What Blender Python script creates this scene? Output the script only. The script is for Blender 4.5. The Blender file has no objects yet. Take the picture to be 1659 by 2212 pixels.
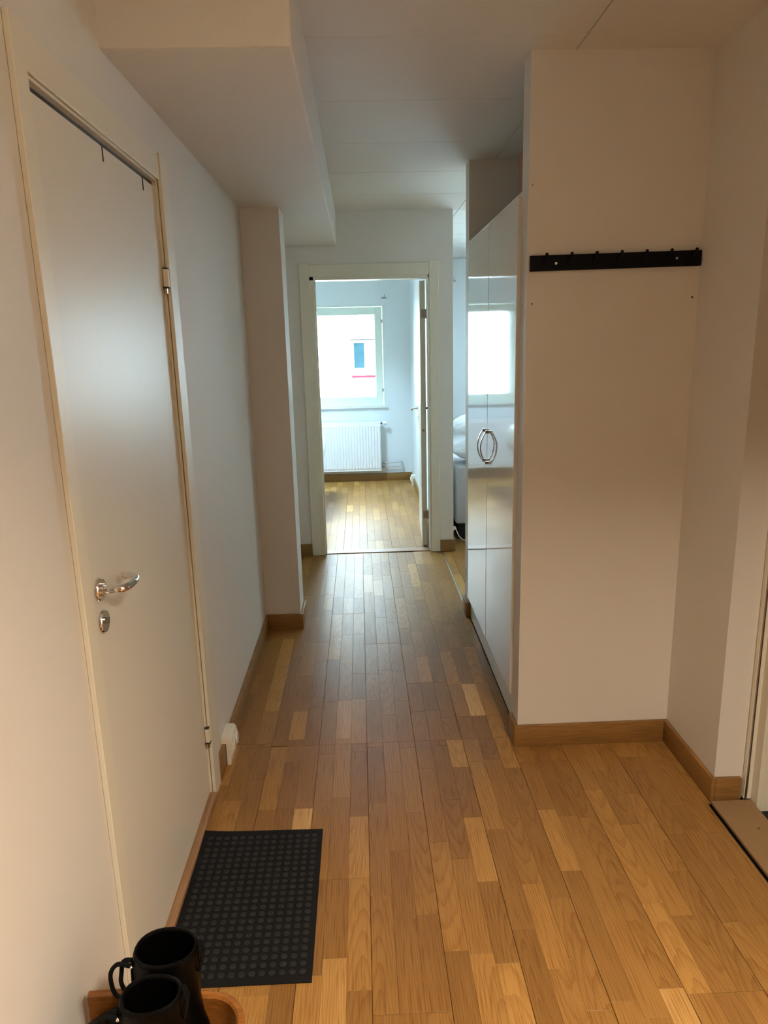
import bpy, bmesh, math, random
from mathutils import Vector, Matrix
random.seed(7)
C = bpy.context.scene.collection
sc = bpy.context.scene
PI = math.pi

# ------------------------------------------------------------------ camera
F_PX, W_PX = 1533.0, 1659.0
CAM = Vector((0.0, 0.0, 1.589))
RGT = Vector((0.99909473, -0.03475953, -0.02452555))
UPV = Vector((0.03186324, 0.22946351, 0.97279558))
FWD = Vector((0.0281862, 0.97269639, -0.23036334))
cam_d = bpy.data.cameras.new('camera')
cam_d.sensor_fit = 'HORIZONTAL'
cam_d.sensor_width = 36.0
cam_d.lens = 36.0 * F_PX / W_PX
cam_d.clip_start = 0.02
cam_o = bpy.data.objects.new('camera', cam_d)
m = Matrix((RGT, UPV, -FWD)).transposed().to_4x4()
m.translation = CAM
cam_o.matrix_world = m
C.objects.link(cam_o)
sc.camera = cam_o

# ------------------------------------------------------------------ world, lamps, exposure
w = bpy.data.worlds.new('world'); sc.world = w; w.use_nodes = True
bgn = w.node_tree.nodes['Background']
bgn.inputs[0].default_value = (0.70, 0.87, 1.0, 1)
bgn.inputs[1].default_value = 48.0
sc.view_settings.view_transform = 'Standard'
sc.view_settings.look = 'None'
sc.view_settings.gamma = 1.0
sc.view_settings.exposure = 0.0
sc.view_settings.use_curve_mapping = False
try:
    sc.cycles.use_denoising = True
    sc.cycles.max_bounces = 14
    sc.cycles.diffuse_bounces = 8
    sc.cycles.glossy_bounces = 6
    sc.cycles.transparent_max_bounces = 12
    sc.cycles.sample_clamp_indirect = 0.0
    sc.cycles.caustics_reflective = False
    sc.cycles.caustics_refractive = False
except Exception:
    pass


def area(name, loc, rot, sx, sy, power, col, portal=False, spread=PI):
    d = bpy.data.lights.new(name, 'AREA')
    d.shape = 'RECTANGLE'; d.size = sx; d.size_y = sy
    d.energy = power; d.color = col; d.spread = spread
    if portal:
        d.cycles.is_portal = True
    o = bpy.data.objects.new(name, d)
    o.location = loc; o.rotation_euler = rot
    C.objects.link(o)
    return o


area('portal_bedroom', (-0.17, 8.52, 1.45), (-PI / 2, 0, 0), 1.0, 1.2, 1, (1, 1, 1), True)
area('portal_living', (2.2, 8.52, 1.45), (-PI / 2, 0, 0), 1.5, 1.4, 1, (1, 1, 1), True)
# the warm ceiling lamp of the hall, behind the photographer
area('hall_lamp', (0.80, 0.0, 2.44), (0, 0, 0), 0.30, 0.30, 64, (1.0, 0.82, 0.62), spread=math.radians(124))
# unseen cool fill lights added to brighten the bedroom and the living room
area('bedroom_fill_light', (-0.80, 7.0, 2.44), (0, 0, 0), 0.5, 0.5, 84, (0.54, 0.80, 1.0), spread=math.radians(120))
area('living_fill_light', (2.1, 6.2, 2.44), (0, 0, 0), 0.6, 0.6, 52, (0.60, 0.85, 1.0))


# ------------------------------------------------------------------ materials
def new_mat(name):
    mt = bpy.data.materials.new(name); mt.use_nodes = True
    nt = mt.node_tree
    return mt, nt, nt.nodes, nt.links, nt.nodes['Principled BSDF']


def plain(name, col, rough=0.6, metal=0.0, bump=0.0, bscale=300.0, spec=0.5, coat=0.0, mottle=0.0, mscale=3.0):
    mt, nt, N, L, b = new_mat(name)
    b.inputs['Base Color'].default_value = (*col, 1)
    b.inputs['Roughness'].default_value = rough
    b.inputs['Metallic'].default_value = metal
    b.inputs['Specular IOR Level'].default_value = spec
    if coat:
        b.inputs['Coat Weight'].default_value = coat
        b.inputs['Coat Roughness'].default_value = 0.05
    tc = N.new('ShaderNodeTexCoord')
    if bump:
        n = N.new('ShaderNodeTexNoise'); n.inputs['Scale'].default_value = bscale
        n.inputs['Detail'].default_value = 3
        L.new(tc.outputs['Object'], n.inputs['Vector'])
        bp = N.new('ShaderNodeBump'); bp.inputs['Strength'].default_value = bump
        bp.inputs['Distance'].default_value = 0.002
        L.new(n.outputs['Fac'], bp.inputs['Height']); L.new(bp.outputs['Normal'], b.inputs['Normal'])
    if mottle:
        n2 = N.new('ShaderNodeTexNoise'); n2.inputs['Scale'].default_value = mscale
        n2.inputs['Detail'].default_value = 4
        L.new(tc.outputs['Object'], n2.inputs['Vector'])
        mx = N.new('ShaderNodeMix'); mx.data_type = 'RGBA'
        mx.inputs[6].default_value = tuple(c * (1 - mottle) for c in col) + (1,)
        mx.inputs[7].default_value = tuple(min(1, c * (1 + mottle)) for c in col) + (1,)
        L.new(n2.outputs['Fac'], mx.inputs[0]); L.new(mx.outputs[2], b.inputs['Base Color'])
    return mt


def ramp(N, pts):
    r = N.new('ShaderNodeValToRGB'); e = r.color_ramp.elements
    e[0].position, e[0].color = pts[0][0], (*pts[0][1], 1)
    e[1].position, e[1].color = pts[-1][0], (*pts[-1][1], 1)
    for p, c in pts[1:-1]:
        x = e.new(p); x.color = (*c, 1)
    return r


def oak_floor():
    mt, nt, N, L, b = new_mat('oak_parquet')
    uv = N.new('ShaderNodeUVMap'); uv.uv_map = 'UVMap'
    at = N.new('ShaderNodeAttribute'); at.attribute_name = 'tone'
    # growth rings: stretched ovals, straight grain when the heart lies off the stave
    mp = N.new('ShaderNodeMapping'); mp.inputs['Scale'].default_value = (0.075, 1.0, 1.0)
    L.new(uv.outputs[0], mp.inputs[0])
    wv = N.new('ShaderNodeTexWave'); wv.wave_type = 'RINGS'; wv.rings_direction = 'Z'
    wv.inputs['Scale'].default_value = 46.0; wv.inputs['Distortion'].default_value = 5.0
    wv.inputs['Detail'].default_value = 3.0; wv.inputs['Detail Scale'].default_value = 0.45; wv.inputs['Detail Roughness'].default_value = 0.6
    wv.wave_profile = 'SAW'
    L.new(mp.outputs[0], wv.inputs['Vector'])
    mp2 = N.new('ShaderNodeMapping'); mp2.inputs['Scale'].default_value = (7.0, 260.0, 1.0)
    L.new(uv.outputs[0], mp2.inputs[0])
    fine = N.new('ShaderNodeTexNoise'); fine.inputs['Scale'].default_value = 1.0; fine.inputs['Detail'].default_value = 3
    L.new(mp2.outputs[0], fine.inputs['Vector'])
    mp3 = N.new('ShaderNodeMapping'); mp3.inputs['Scale'].default_value = (1.6, 14.0, 1.0)
    L.new(uv.outputs[0], mp3.inputs[0])
    soft = N.new('ShaderNodeTexNoise'); soft.inputs['Scale'].default_value = 1.0; soft.inputs['Detail'].default_value = 2
    L.new(mp3.outputs[0], soft.inputs['Vector'])
    rg = ramp(N, [(0.0, (0, 0, 0)), (0.55, (0.12, 0.12, 0.12)), (0.9, (1, 1, 1))])
    L.new(wv.outputs['Fac'], rg.inputs[0])
    base = ramp(N, [(0.0, (0.27, 0.138, 0.040)), (0.42, (0.430, 0.232, 0.066)), (0.62, (0.490, 0.272, 0.082)), (1.0, (0.74, 0.48, 0.21))])
    ad = N.new('ShaderNodeMath'); ad.operation = 'MULTIPLY_ADD'
    L.new(soft.outputs['Fac'], ad.inputs[0]); ad.inputs[1].default_value = 0.26
    L.new(at.outputs['Fac'], ad.inputs[2])
    sb = N.new('ShaderNodeMath'); sb.operation = 'SUBTRACT'; L.new(ad.outputs[0], sb.inputs[0]); sb.inputs[1].default_value = 0.13
    L.new(sb.outputs[0], base.inputs[0])
    m1 = N.new('ShaderNodeMix'); m1.data_type = 'RGBA'; m1.blend_type = 'MULTIPLY'
    mf = N.new('ShaderNodeMath'); mf.operation = 'MULTIPLY'; mf.inputs[1].default_value = 0.40
    L.new(rg.outputs[0], mf.inputs[0]); L.new(mf.outputs[0], m1.inputs[0])
    L.new(base.outputs[0], m1.inputs[6]); m1.inputs[7].default_value = (0.60, 0.47, 0.36, 1)
    rf = ramp(N, [(0.30, (0.62, 0.52, 0.42)), (0.52, (1, 1, 1))])
    L.new(fine.outputs['Fac'], rf.inputs[0])
    m2 = N.new('ShaderNodeMix'); m2.data_type = 'RGBA'; m2.blend_type = 'MULTIPLY'; m2.inputs[0].default_value = 0.80
    L.new(m1.outputs[2], m2.inputs[6]); L.new(rf.outputs[0], m2.inputs[7])
    L.new(m2.outputs[2], b.inputs['Base Color'])
    b.inputs['Specular IOR Level'].default_value = 0.24
    rr = N.new('ShaderNodeMath'); rr.operation = 'MULTIPLY_ADD'; rr.inputs[1].default_value = 0.10; rr.inputs[2].default_value = 0.33
    L.new(soft.outputs['Fac'], rr.inputs[0]); L.new(rr.outputs[0], b.inputs['Roughness'])
    hs = N.new('ShaderNodeMath'); hs.operation = 'MULTIPLY_ADD'
    L.new(rg.outputs[0], hs.inputs[0]); hs.inputs[1].default_value = -0.8; L.new(fine.outputs['Fac'], hs.inputs[2])
    bp = N.new('ShaderNodeBump'); bp.inputs['Strength'].default_value = 0.25; bp.inputs['Distance'].default_value = 0.0006
    L.new(hs.outputs[0], bp.inputs['Height']); L.new(bp.outputs['Normal'], b.inputs['Normal'])
    return mt


def veneer(name, col, axis='X', rough=0.42):
    mt, nt, N, L, b = new_mat(name)
    tc = N.new('ShaderNodeTexCoord'); mp = N.new('ShaderNodeMapping')
    s = {'X': (5, 300, 300), 'Y': (300, 5, 300), 'Z': (300, 300, 5), 'XY': (12, 12, 420)}[axis]
    mp.inputs['Scale'].default_value = s
    L.new(tc.outputs['Object'], mp.inputs[0])
    n = N.new('ShaderNodeTexNoise'); n.inputs['Scale'].default_value = 1; n.inputs['Detail'].default_value = 3
    L.new(mp.outputs[0], n.inputs['Vector'])
    r = ramp(N, [(0.3, tuple(c * 0.68 for c in col)), (0.7, tuple(min(1, c * 1.18) for c in col))])
    L.new(n.outputs['Fac'], r.inputs[0]); L.new(r.outputs[0], b.inputs['Base Color'])
    b.inputs['Roughness'].default_value = rough
    return mt


def thin_glass():
    mt = bpy.data.materials.new('window_glass'); mt.use_nodes = True
    nt = mt.node_tree; N = nt.nodes; L = nt.links
    N.remove(N['Principled BSDF'])
    t = N.new('ShaderNodeBsdfTransparent'); t.inputs[0].default_value = (0.93, 0.96, 0.95, 1)
    g = N.new('ShaderNodeBsdfGlossy'); g.inputs['Roughness'].default_value = 0.02
    f = N.new('ShaderNodeFresnel'); f.inputs[0].default_value = 1.45
    mx = N.new('ShaderNodeMixShader')
    L.new(f.outputs[0], mx.inputs[0]); L.new(t.outputs[0], mx.inputs[1]); L.new(g.outputs[0], mx.inputs[2])
    L.new(mx.outputs[0], N['Material Output'].inputs[0])
    return mt


M = dict(
    room=plain('wall_paint_cool_light', (0.665, 0.715, 0.735), 0.62, bump=0.10, bscale=260),  # wall paint tinted blue, cool daylight put into the colour
    wall=plain('wall_paint', (0.70, 0.68, 0.64), 0.62, bump=0.10, bscale=260, mottle=0.012),
    ceil=plain('ceiling_paint', (0.68, 0.665, 0.625), 0.75, bump=0.05, bscale=200),
    door=plain('door_lacquer', (0.70, 0.675, 0.60), 0.38, spec=0.22, bump=0.02, bscale=60, mottle=0.01),
    casing=plain('casing_lacquer', (0.72, 0.69, 0.58), 0.42),
    gloss=plain('cabinet_gloss', (0.72, 0.72, 0.68), 0.05, bump=0.035, bscale=9, spec=0.85),
    cab=plain('cabinet_white', (0.70, 0.70, 0.66), 0.4),
    oak=oak_floor(),
    base=veneer('baseboard_oak', (0.275, 0.145, 0.042), 'XY'),
    sill=veneer('threshold_oak', (0.36, 0.20, 0.10), 'Y'),
    mdf=plain('raw_fibreboard', (0.27, 0.165, 0.075), 0.85, bump=0.2, bscale=500, mottle=0.10, mscale=60),
    sub=plain('floor_underlay', (0.045, 0.026, 0.012), 0.9),
    chrome=plain('chrome', (0.82, 0.80, 0.78), 0.10, 1.0),
    steel=plain('brushed_steel', (0.34, 0.32, 0.30), 0.28, 1.0),
    alu=plain('threshold_metal', (0.78, 0.75, 0.68), 0.3, 1.0),
    dark=plain('dark_metal_and_shade', (0.035, 0.028, 0.022), 0.5),
    black=plain('black_lacquer', (0.0045, 0.005, 0.008), 0.5, spec=0.12),
    rubber=plain('mat_rubber', (0.011, 0.011, 0.0125), 0.8, bump=0.3, bscale=500, spec=0.12),
    knob=plain('mat_carpet', (0.022, 0.023, 0.025), 0.85, bump=0.6, bscale=700, spec=0.25),
    leather=plain('boot_leather', (0.0012, 0.0011, 0.0011), 0.38, bump=0.25, bscale=140, spec=0.10),
    lining=plain('boot_lining', (0.006, 0.005, 0.005), 0.8),
    sole=plain('boot_sole', (0.006, 0.006, 0.007), 0.7, spec=0.2),
    lace=plain('boot_lace', (0.0025, 0.0025, 0.003), 0.8, bump=0.4, bscale=900, spec=0.15),
    chair=veneer('chair_wood', (0.30, 0.112, 0.022), 'X', 0.38),
    seat=veneer('chair_seat_wood', (0.45, 0.24, 0.075), 'X', 0.4),
    plastic=plain('white_plastic', (0.78, 0.74, 0.64), 0.35),
    hole=plain('socket_hole', (0.02, 0.018, 0.015), 0.8),
    sash=plain('window_lacquer', (0.70, 0.78, 0.70), 0.4),
    glass=thin_glass(),
    rad=plain('radiator_enamel', (0.76, 0.76, 0.76), 0.4),
    fabric=plain('bed_fabric', (0.50, 0.50, 0.51), 0.95, bump=0.5, bscale=350, mottle=0.10, mscale=90),
    linen=plain('white_linen', (0.78, 0.78, 0.78), 0.9, bump=0.3, bscale=60),
    blackbase=plain('bed_black_base', (0.006, 0.006, 0.007), 0.8),
    card=plain('cardboard', (0.27, 0.13, 0.06), 0.85, bump=0.1, bscale=90),
    mats=plain('stair_mat', (0.008, 0.009, 0.008), 0.95, bump=0.5, bscale=300),
    facade=plain('facade_render', (0.80, 0.80, 0.78), 0.9, bump=0.1, bscale=30),
    ledge=plain('facade_ledge', (0.008, 0.010, 0.014), 0.8, spec=0.0),
    farglass=plain('facade_glass', (0.0085, 0.0200, 0.0250), 0.6, spec=0.0, mottle=0.35, mscale=5),
    awning=plain('red_awning', (0.05, 0.010, 0.016), 0.9, spec=0.0),
    ground=plain('street_asphalt', (0.3, 0.3, 0.3), 0.9),
)


def floral():
    mt, nt, N, L, b = new_mat('leaf_print_linen')
    tc = N.new('ShaderNodeTexCoord')
    v = N.new('ShaderNodeTexVoronoi'); v.feature = 'DISTANCE_TO_EDGE'; v.inputs['Scale'].default_value = 26
    n = N.new('ShaderNodeTexNoise'); n.inputs['Scale'].default_value = 9
    L.new(tc.outputs['Object'], v.inputs['Vector']); L.new(tc.outputs['Object'], n.inputs['Vector'])
    r = ramp(N, [(0.02, (0.30, 0.42, 0.34)), (0.10, (0.80, 0.83, 0.80))])
    L.new(v.outputs['Distance'], r.inputs[0])
    mx = N.new('ShaderNodeMix'); mx.data_type = 'RGBA'
    r2 = ramp(N, [(0.42, (0, 0, 0)), (0.58, (1, 1, 1))]); L.new(n.outputs['Fac'], r2.inputs[0])
    L.new(r2.outputs[0], mx.inputs[0]); mx.inputs[6].default_value = (0.80, 0.83, 0.80, 1)
    L.new(r.outputs[0], mx.inputs[7]); L.new(mx.outputs[2], b.inputs['Base Color'])
    b.inputs['Roughness'].default_value = 0.9
    return mt


M['floral'] = floral()


# ------------------------------------------------------------------ helpers
def add_box(bm, x0, x1, y0, y1, z0, z1, bev=0.0, seg=1):
    vs = [bm.verts.new((x, y, z)) for x in (x0, x1) for y in (y0, y1) for z in (z0, z1)]
    q = [(0, 1, 3, 2), (4, 6, 7, 5), (0, 4, 5, 1), (2, 3, 7, 6), (0, 2, 6, 4), (1, 5, 7, 3)]
    fs = [bm.faces.new([vs[i] for i in f]) for f in q]
    if bev:
        es = list({e for f in fs for e in f.edges})
        bmesh.ops.bevel(bm, geom=es, offset=bev, segments=seg, affect='EDGES', profile=0.5)
    return vs


def add_tube(bm, pts, r, seg=10, cap=True):
    pts = [Vector(p) for p in pts]
    rs = r if isinstance(r, (list, tuple)) else [r] * len(pts)
    rings = []; prev = None
    for i, p in enumerate(pts):
        d = (pts[min(i + 1, len(pts) - 1)] - pts[max(i - 1, 0)]).normalized()
        if prev is None:
            a = Vector((0, 0, 1)) if abs(d.z) < 0.9 else Vector((1, 0, 0))
            u = d.cross(a).normalized()
        else:
            u = (prev - d * prev.dot(d)).normalized()
        prev = u; v = d.cross(u)
        rings.append([bm.verts.new(p + (u * math.cos(t) + v * math.sin(t)) * rs[i]) for t in [2 * PI * k / seg for k in range(seg)]])
    for a, b in zip(rings, rings[1:]):
        for k in range(seg):
            bm.faces.new((a[k], a[(k + 1) % seg], b[(k + 1) % seg], b[k]))
    if cap:
        bm.faces.new(rings[0][::-1]); bm.faces.new(rings[-1])


def smooth_path(P, n=5):
    P = [Vector(p) for p in P]; out = []
    for i in range(len(P) - 1):
        a, b, c, d = P[max(0, i - 1)], P[i], P[i + 1], P[min(len(P) - 1, i + 2)]
        for k in range(n):
            t = k / n
            out.append(.5 * ((2 * b) + (c - a) * t + (2 * a - 5 * b + 4 * c - d) * t * t + (3 * b - a - 3 * c + d) * t ** 3))
    return out + [P[-1]]


def add_prism(bm, poly, lo, hi, axis='Z'):
    def P(a, b, t):
        return {'Z': (a, b, t), 'Y': (a, t, b), 'X': (t, a, b)}[axis]
    A = [bm.verts.new(P(a, b, lo)) for a, b in poly]; B = [bm.verts.new(P(a, b, hi)) for a, b in poly]
    n = len(poly)
    bm.faces.new(A[::-1]); bm.faces.new(B)
    for i in range(n):
        bm.faces.new((A[i], A[(i + 1) % n], B[(i + 1) % n], B[i]))


def off(p):
    v = Vector((0, 0, 0))
    while p is not None:
        v += p.location; p = p.parent
    return v


def obj(name, bm, mt, parent=None, smooth=False, label=None):
    bmesh.ops.recalc_face_normals(bm, faces=bm.faces)
    me = bpy.data.meshes.new(name)
    o_ = off(parent) if parent else Vector((0, 0, 0))
    if o_.length:
        bmesh.ops.translate(bm, verts=bm.verts, vec=-o_)
    bm.to_mesh(me); bm.free()
    if mt: me.materials.append(mt)
    if smooth:
        for p in me.polygons: p.use_smooth = True
        try: me.set_sharp_from_angle(angle=math.radians(40))
        except Exception: pass
    o = bpy.data.objects.new(name, me); C.objects.link(o)
    if parent: o.parent = parent
    if label: o['label'] = label
    return o


def boxes(name, lst, mt, parent=None, bev=0.0, seg=1, smooth=False, label=None):
    bm = bmesh.new()
    for b in lst: add_box(bm, *b, bev=bev, seg=seg)
    return obj(name, bm, mt, parent, smooth, label)


def tag(o, label, cat, kind=None, group=None):
    o['label'] = label; o['category'] = cat
    if kind: o['kind'] = kind
    if group: o['group'] = group
    return o


def thing(name, loc, label, cat, kind=None, group=None):
    o = bpy.data.objects.new(name, None); o.location = loc; o.empty_display_size = 0.1
    C.objects.link(o); return tag(o, label, cat, kind, group)


S = 'structure'
XL, XC, YC1, YC2, YW, YW2 = -0.581, -0.383, 3.860, 4.08, 5.327, 5.43
ZB, ZC, YB0, XB = 2.274, 2.50, 1.879, -0.135
XR1, YR, XR2, YD, HB = 0.588, 2.553, 1.192, 2.157, 0.092
T = 0.015
YF = 8.36

# ------------------------------------------------------------------ walls
tag(boxes('wall_left', [(XL - 0.12, XL, -3.1, 1.44, 0, ZC + .1), (XL - 0.12, XL, 2.318, YW, 0, ZC + .1), (XL - 0.12, XL, 1.44, 2.318, 2.09, ZC + .1), (XL - 0.26, XL - 0.12, 1.3, 2.45, -.1, ZC + .1)], M['wall']),  # last box: unseen backing added to block light behind the door
    'long off-white wall on the left of the hall, holding the white door', 'wall', S)
tag(boxes('wall_column', [(XL, XC, YC1, YC2, 0, ZB)], M['wall']), 'grey-beige boxed column standing out from the left wall', 'column', S)
tag(boxes('ceiling_bulkhead', [(XL - .03, XB, YB0, YW + .02, ZB, ZC + .01)], M['ceil'], bev=0.006, seg=2), 'lowered plaster bulkhead along the top of the left wall', 'ceiling', S)
wb = tag(boxes('wall_back', [(XL, -0.34, YW, YW2, 0, ZC), (0.52, 0.692, YW, YW2, 0, ZC), (-0.34, 0.52, YW, YW2, 2.08, ZC)], M['wall']),
         'wall at the end of the hall around the bedroom door', 'wall', S)
wn = tag(boxes('wall_niche', [(XR1, 1.32, YR, 2.652, 0, ZC)], M['wall']), 'beige wall facing the camera that carries the black hook rail', 'wall', S)
tag(boxes('wall_right', [(XR2, 1.285, YD, YR, 0, ZC), (XR2, 1.32, -3.1, 1.12, 0, ZC), (XR2, 1.32, 1.12, YD, 2.12, ZC), (1.285, 1.42, 2.16, 2.66, 0, ZC)], M['wall']),
    'off-white wall at the right beside the entry doorway', 'wall', S)
tag(boxes('wall_cabinet', [(1.25, 1.40, 2.652, 3.946, 0, ZC)], M['wall']), 'wall behind the glossy cabinet', 'wall', S)
tag(boxes('wall_partition', [(0.598, 3.3, 3.946, 4.06, 0, ZC)], M['wall']), 'thin white partition wall at the far end of the glossy cabinet', 'wall', S)
tag(boxes('wall_bedroom', [(0.592, 0.692, YW2, YF, 0, ZC)], M['room']), 'bedroom side wall seen past the open door', 'wall', S)
tag(boxes('wall_bedroom_left', [(-2.7, -2.6, YW2, YF, 0, ZC), (-2.7, XL, YW, YW2, 0, ZC)], M['wall']), 'far side wall of the bedroom, left of the bed', 'wall', S)
WX0, WX1, WZ0, WZ1 = -0.66, 0.292, 0.888, 2.022
tag(boxes('wall_window', [(-2.7, WX0, YF, YF + .25, 0, ZC), (WX1, 1.45, YF, YF + .25, 0, ZC), (WX0, WX1, YF, YF + .25, 0, WZ0), (WX0, WX1, YF, YF + .25, WZ1, ZC),
                          (2.95, 3.3, YF, YF + .25, 0, ZC), (1.45, 2.95, YF, YF + .25, 0, 0.8), (1.45, 2.95, YF, YF + .25, 2.1, ZC)], M['room']),
    'outer wall with the bedroom window and the radiator below it', 'wall', S)
tag(boxes('wall_living', [(3.3, 3.4, 3.9, YF + .2, 0, ZC)], M['wall']), 'side wall of the living room', 'wall', S)
tag(boxes('wall_front', [(XL - .12, 1.4, -3.2, -3.1, 0, ZC)], M['wall']), 'wall closing the hall behind the camera', 'wall', S)
tag(boxes('wall_stairwell', [(1.3180, 3.1, 2.10, 2.16, -.2, ZC), (3.0, 3.1, 0.0, 2.10, -.2, ZC), (1.32, 3.1, -0.1, 0.0, -.2, ZC)], M['casing']),
    'white stairwell wall seen through the entry doorway', 'wall', S)

# small anchor holes in the hook wall
for (x, z, r) in ((0.608, 1.712, .0028), (1.172, 1.722, .0036), (0.601, 2.096, .002)):
    bm = bmesh.new(); add_tube(bm, [(x, YR - .0006, z), (x, YR + .004, z)], r, 8)
    obj('anchor_hole', bm, M['hole'], wn)

# ------------------------------------------------------------------ ceiling
ceil = tag(boxes('ceiling', [(-2.7, 3.4, -3.2, YF + .25, ZC + .012, ZC + .1)], M['ceil']), 'white ceiling made of wide panels with fine seams', 'ceiling', S)
ys = [1.263 + .586 * k for k in range(13)]
xs = [XL, -0.465, 0.735, 1.935, 3.3]
g = .0014
tmpl = {}
for i in range(len(ys) - 1):
    for j in range(len(xs) - 1):
        x0, x1, y0, y1 = xs[j], xs[j + 1], ys[i], ys[i + 1]
        y1 = min(y1, YF)
        if y0 > YF or (x0 > 1.3 and y0 < 3.9): continue
        if y0 > 5.3: x0 = max(x0, 0.692)
        if x1 <= x0: continue
        boxes('ceiling_panel', [(x0 + g, x1 - g, y0 + g, y1 - g, ZC, ZC + .011)], M['ceil'], ceil, bev=.0012)
boxes('ceiling_panel', [(XL, 1.3, -3.1, ys[0] - g, ZC, ZC + .011)], M['ceil'], ceil)
boxes('ceiling_panel', [(-2.6, 0.592, YW2, YF, ZC, ZC + .011)], M['ceil'], ceil)

# ------------------------------------------------------------------ floor: three-strip oak parquet, each stave a piece
floor = tag(boxes('floor', [(-2.7, 1.168, -3.2, YF + .2, -.10, -.0075), (1.168, 3.4, 2.14, YF + .2, -.10, -.0075), (1.168, 1.4, -3.2, -.1, -.10, -.0075)], M['sub']),
            'oak parquet floor in three-strip boards running down the hall', 'floor', S)
BW, SW, BX0 = 0.1952, 0.06507, -0.6035
BOARD_END = {0: 2.638, 1: 2.208, 2: 1.859, 3: 1.400, 4: 3.122, 5: 2.796, 6: 2.432, 7: 1.413, 8: 1.990}
NOTED = [(-0.243, 1.998, 2.203, .9), (-0.44, 2.022, 2.393, -.4), (-0.052, 2.152, 2.552, -.35), (-0.122, 2.258, 2.653, .3), (-0.379, 3.063, 3.464, -.7),
         (0.335, 2.121, 2.418, -.7), (0.334, 1.821, 2.119, .6), (0.455, 2.797, 3.097, 1.0), (0.456, 2.463, 2.78, -.45), (0.535, 2.398, 2.787, .4),
         (0.405, 2.052, 2.449, .3), (0.26, 3.128, 3.419, .6), (0.269, 1.923, 2.22, -.35), (0.334, 1.529, 1.819, -.4), (0.342, 1.336, 1.525, .55),
         (0.459, 1.254, 1.505, .15), (0.587, 1.215, 1.403, .15), (-0.115, 1.361, 1.569, .75), (-0.052, 1.47, 1.855, .35), (-0.127, 1.571, 1.86, -.1),
         (0.07, 1.399, 1.692, -.35), (-0.315, 1.349, 1.471, .5), (-0.18, 1.364, 1.521, .5), (0.732, 2.095, 2.394, -.35), (0.79, 1.707, 2.246, .35),
         (0.78, 1.414, 1.705, .5), (0.883, 1.657, 2.049, .2), (0.611, 2.145, 2.434, -.15), (0.597, 1.849, 2.14, .45), (1.036, 2.012, 2.132, -.35)]
rnd = random.Random(21)
staves = []           # x0,x1,y0,y1,tone,board_left,board_right,end0,end1


def gen_strips(xa, xb, ya, yb, bx0, noted, ends):
    n0 = math.floor((xa - bx0) / SW); n1 = math.ceil((xb - bx0) / SW)
    for s in range(n0, n1):
        x0 = bx0 + s * SW; x1 = x0 + SW
        bi = s // 3
        e0 = ends.get(bi, None)
        if e0 is None: e0 = rnd.Random if False else (1.0 + ((bi * 0.83) % 2.2))
        cuts = set(); k = -5
        bends = [e0 + 2.2 * k for k in range(-4, 5)]
        fixed = [(a, b, t) for (x, a, b, t) in noted if x0 <= x < x1]
        segs = []
        for ba, bb in zip(bends, bends[1:]):
            y = ba
            fs = sorted([f for f in fixed if ba - .03 < f[0] < bb - .03])
            marks = [ba]
            cur = ba
            for a, b, t in fs:
                a = max(a, cur)
                if a - cur > .06:
                    d = a - cur; n = max(1, round(d / .36))
                    cs = [cur + d * (q + rnd.uniform(-.22, .22) * (0 < q < n)) / n for q in range(n + 1)]
                    for u, v in zip(cs, cs[1:]): segs.append((u, v, None))
                else:
                    if segs and a - cur > 0: segs[-1] = (segs[-1][0], a, segs[-1][2])
                b = min(b, bb)
                segs.append((a, b, t)); cur = b
            if bb - cur > .04:
                d = bb - cur; n = max(1, round(d / .36))
                cs = [cur + d * (q + rnd.uniform(-.28, .28) * (0 < q < n)) / n for q in range(n + 1)]
                for u, v in zip(cs, cs[1:]): segs.append((u, v, None))
            elif segs: segs[-1] = (segs[-1][0], bb, segs[-1][2])
        for u, v, t in segs:
            t0 = min(1, max(0, 0.46 + 0.5 * t)) if t is not None else min(.95, max(.05, rnd.gauss(.42, .115)))
            if t is None and rnd.random() < .06: t0 = rnd.uniform(.64, .84)
            a, b = max(u, ya), min(v, yb)
            if b - a < .01: continue
            xx0, xx1 = max(x0, xa), min(x1, xb)
            if xx1 - xx0 < .004: continue
            staves.append((xx0, xx1, a, b, t0, s % 3 == 0 and xx0 == x0, s % 3 == 2 and xx1 == x1,
                           any(abs(a - q) < 1e-4 for q in bends), any(abs(b - q) < 1e-4 for q in bends)))


gen_strips(XL - .02, 1.1532, -3.1, YR + .06, BX0, NOTED, BOARD_END)
gen_strips(1.1534, 1.166, -3.1, 2.139, BX0, NOTED, BOARD_END)
gen_strips(1.1534, XR2, 2.139, YR + .06, BX0, NOTED, BOARD_END)
gen_strips(XL - .02, 0.606, YR + .06, YW + .004, BX0, NOTED, BOARD_END)
gen_strips(-2.6, 0.592, YW2 - .004, YF, BX0 + .04, [], {})
gen_strips(0.612, 3.3, 4.0, YF, BX0 + .1, [], {})


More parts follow.
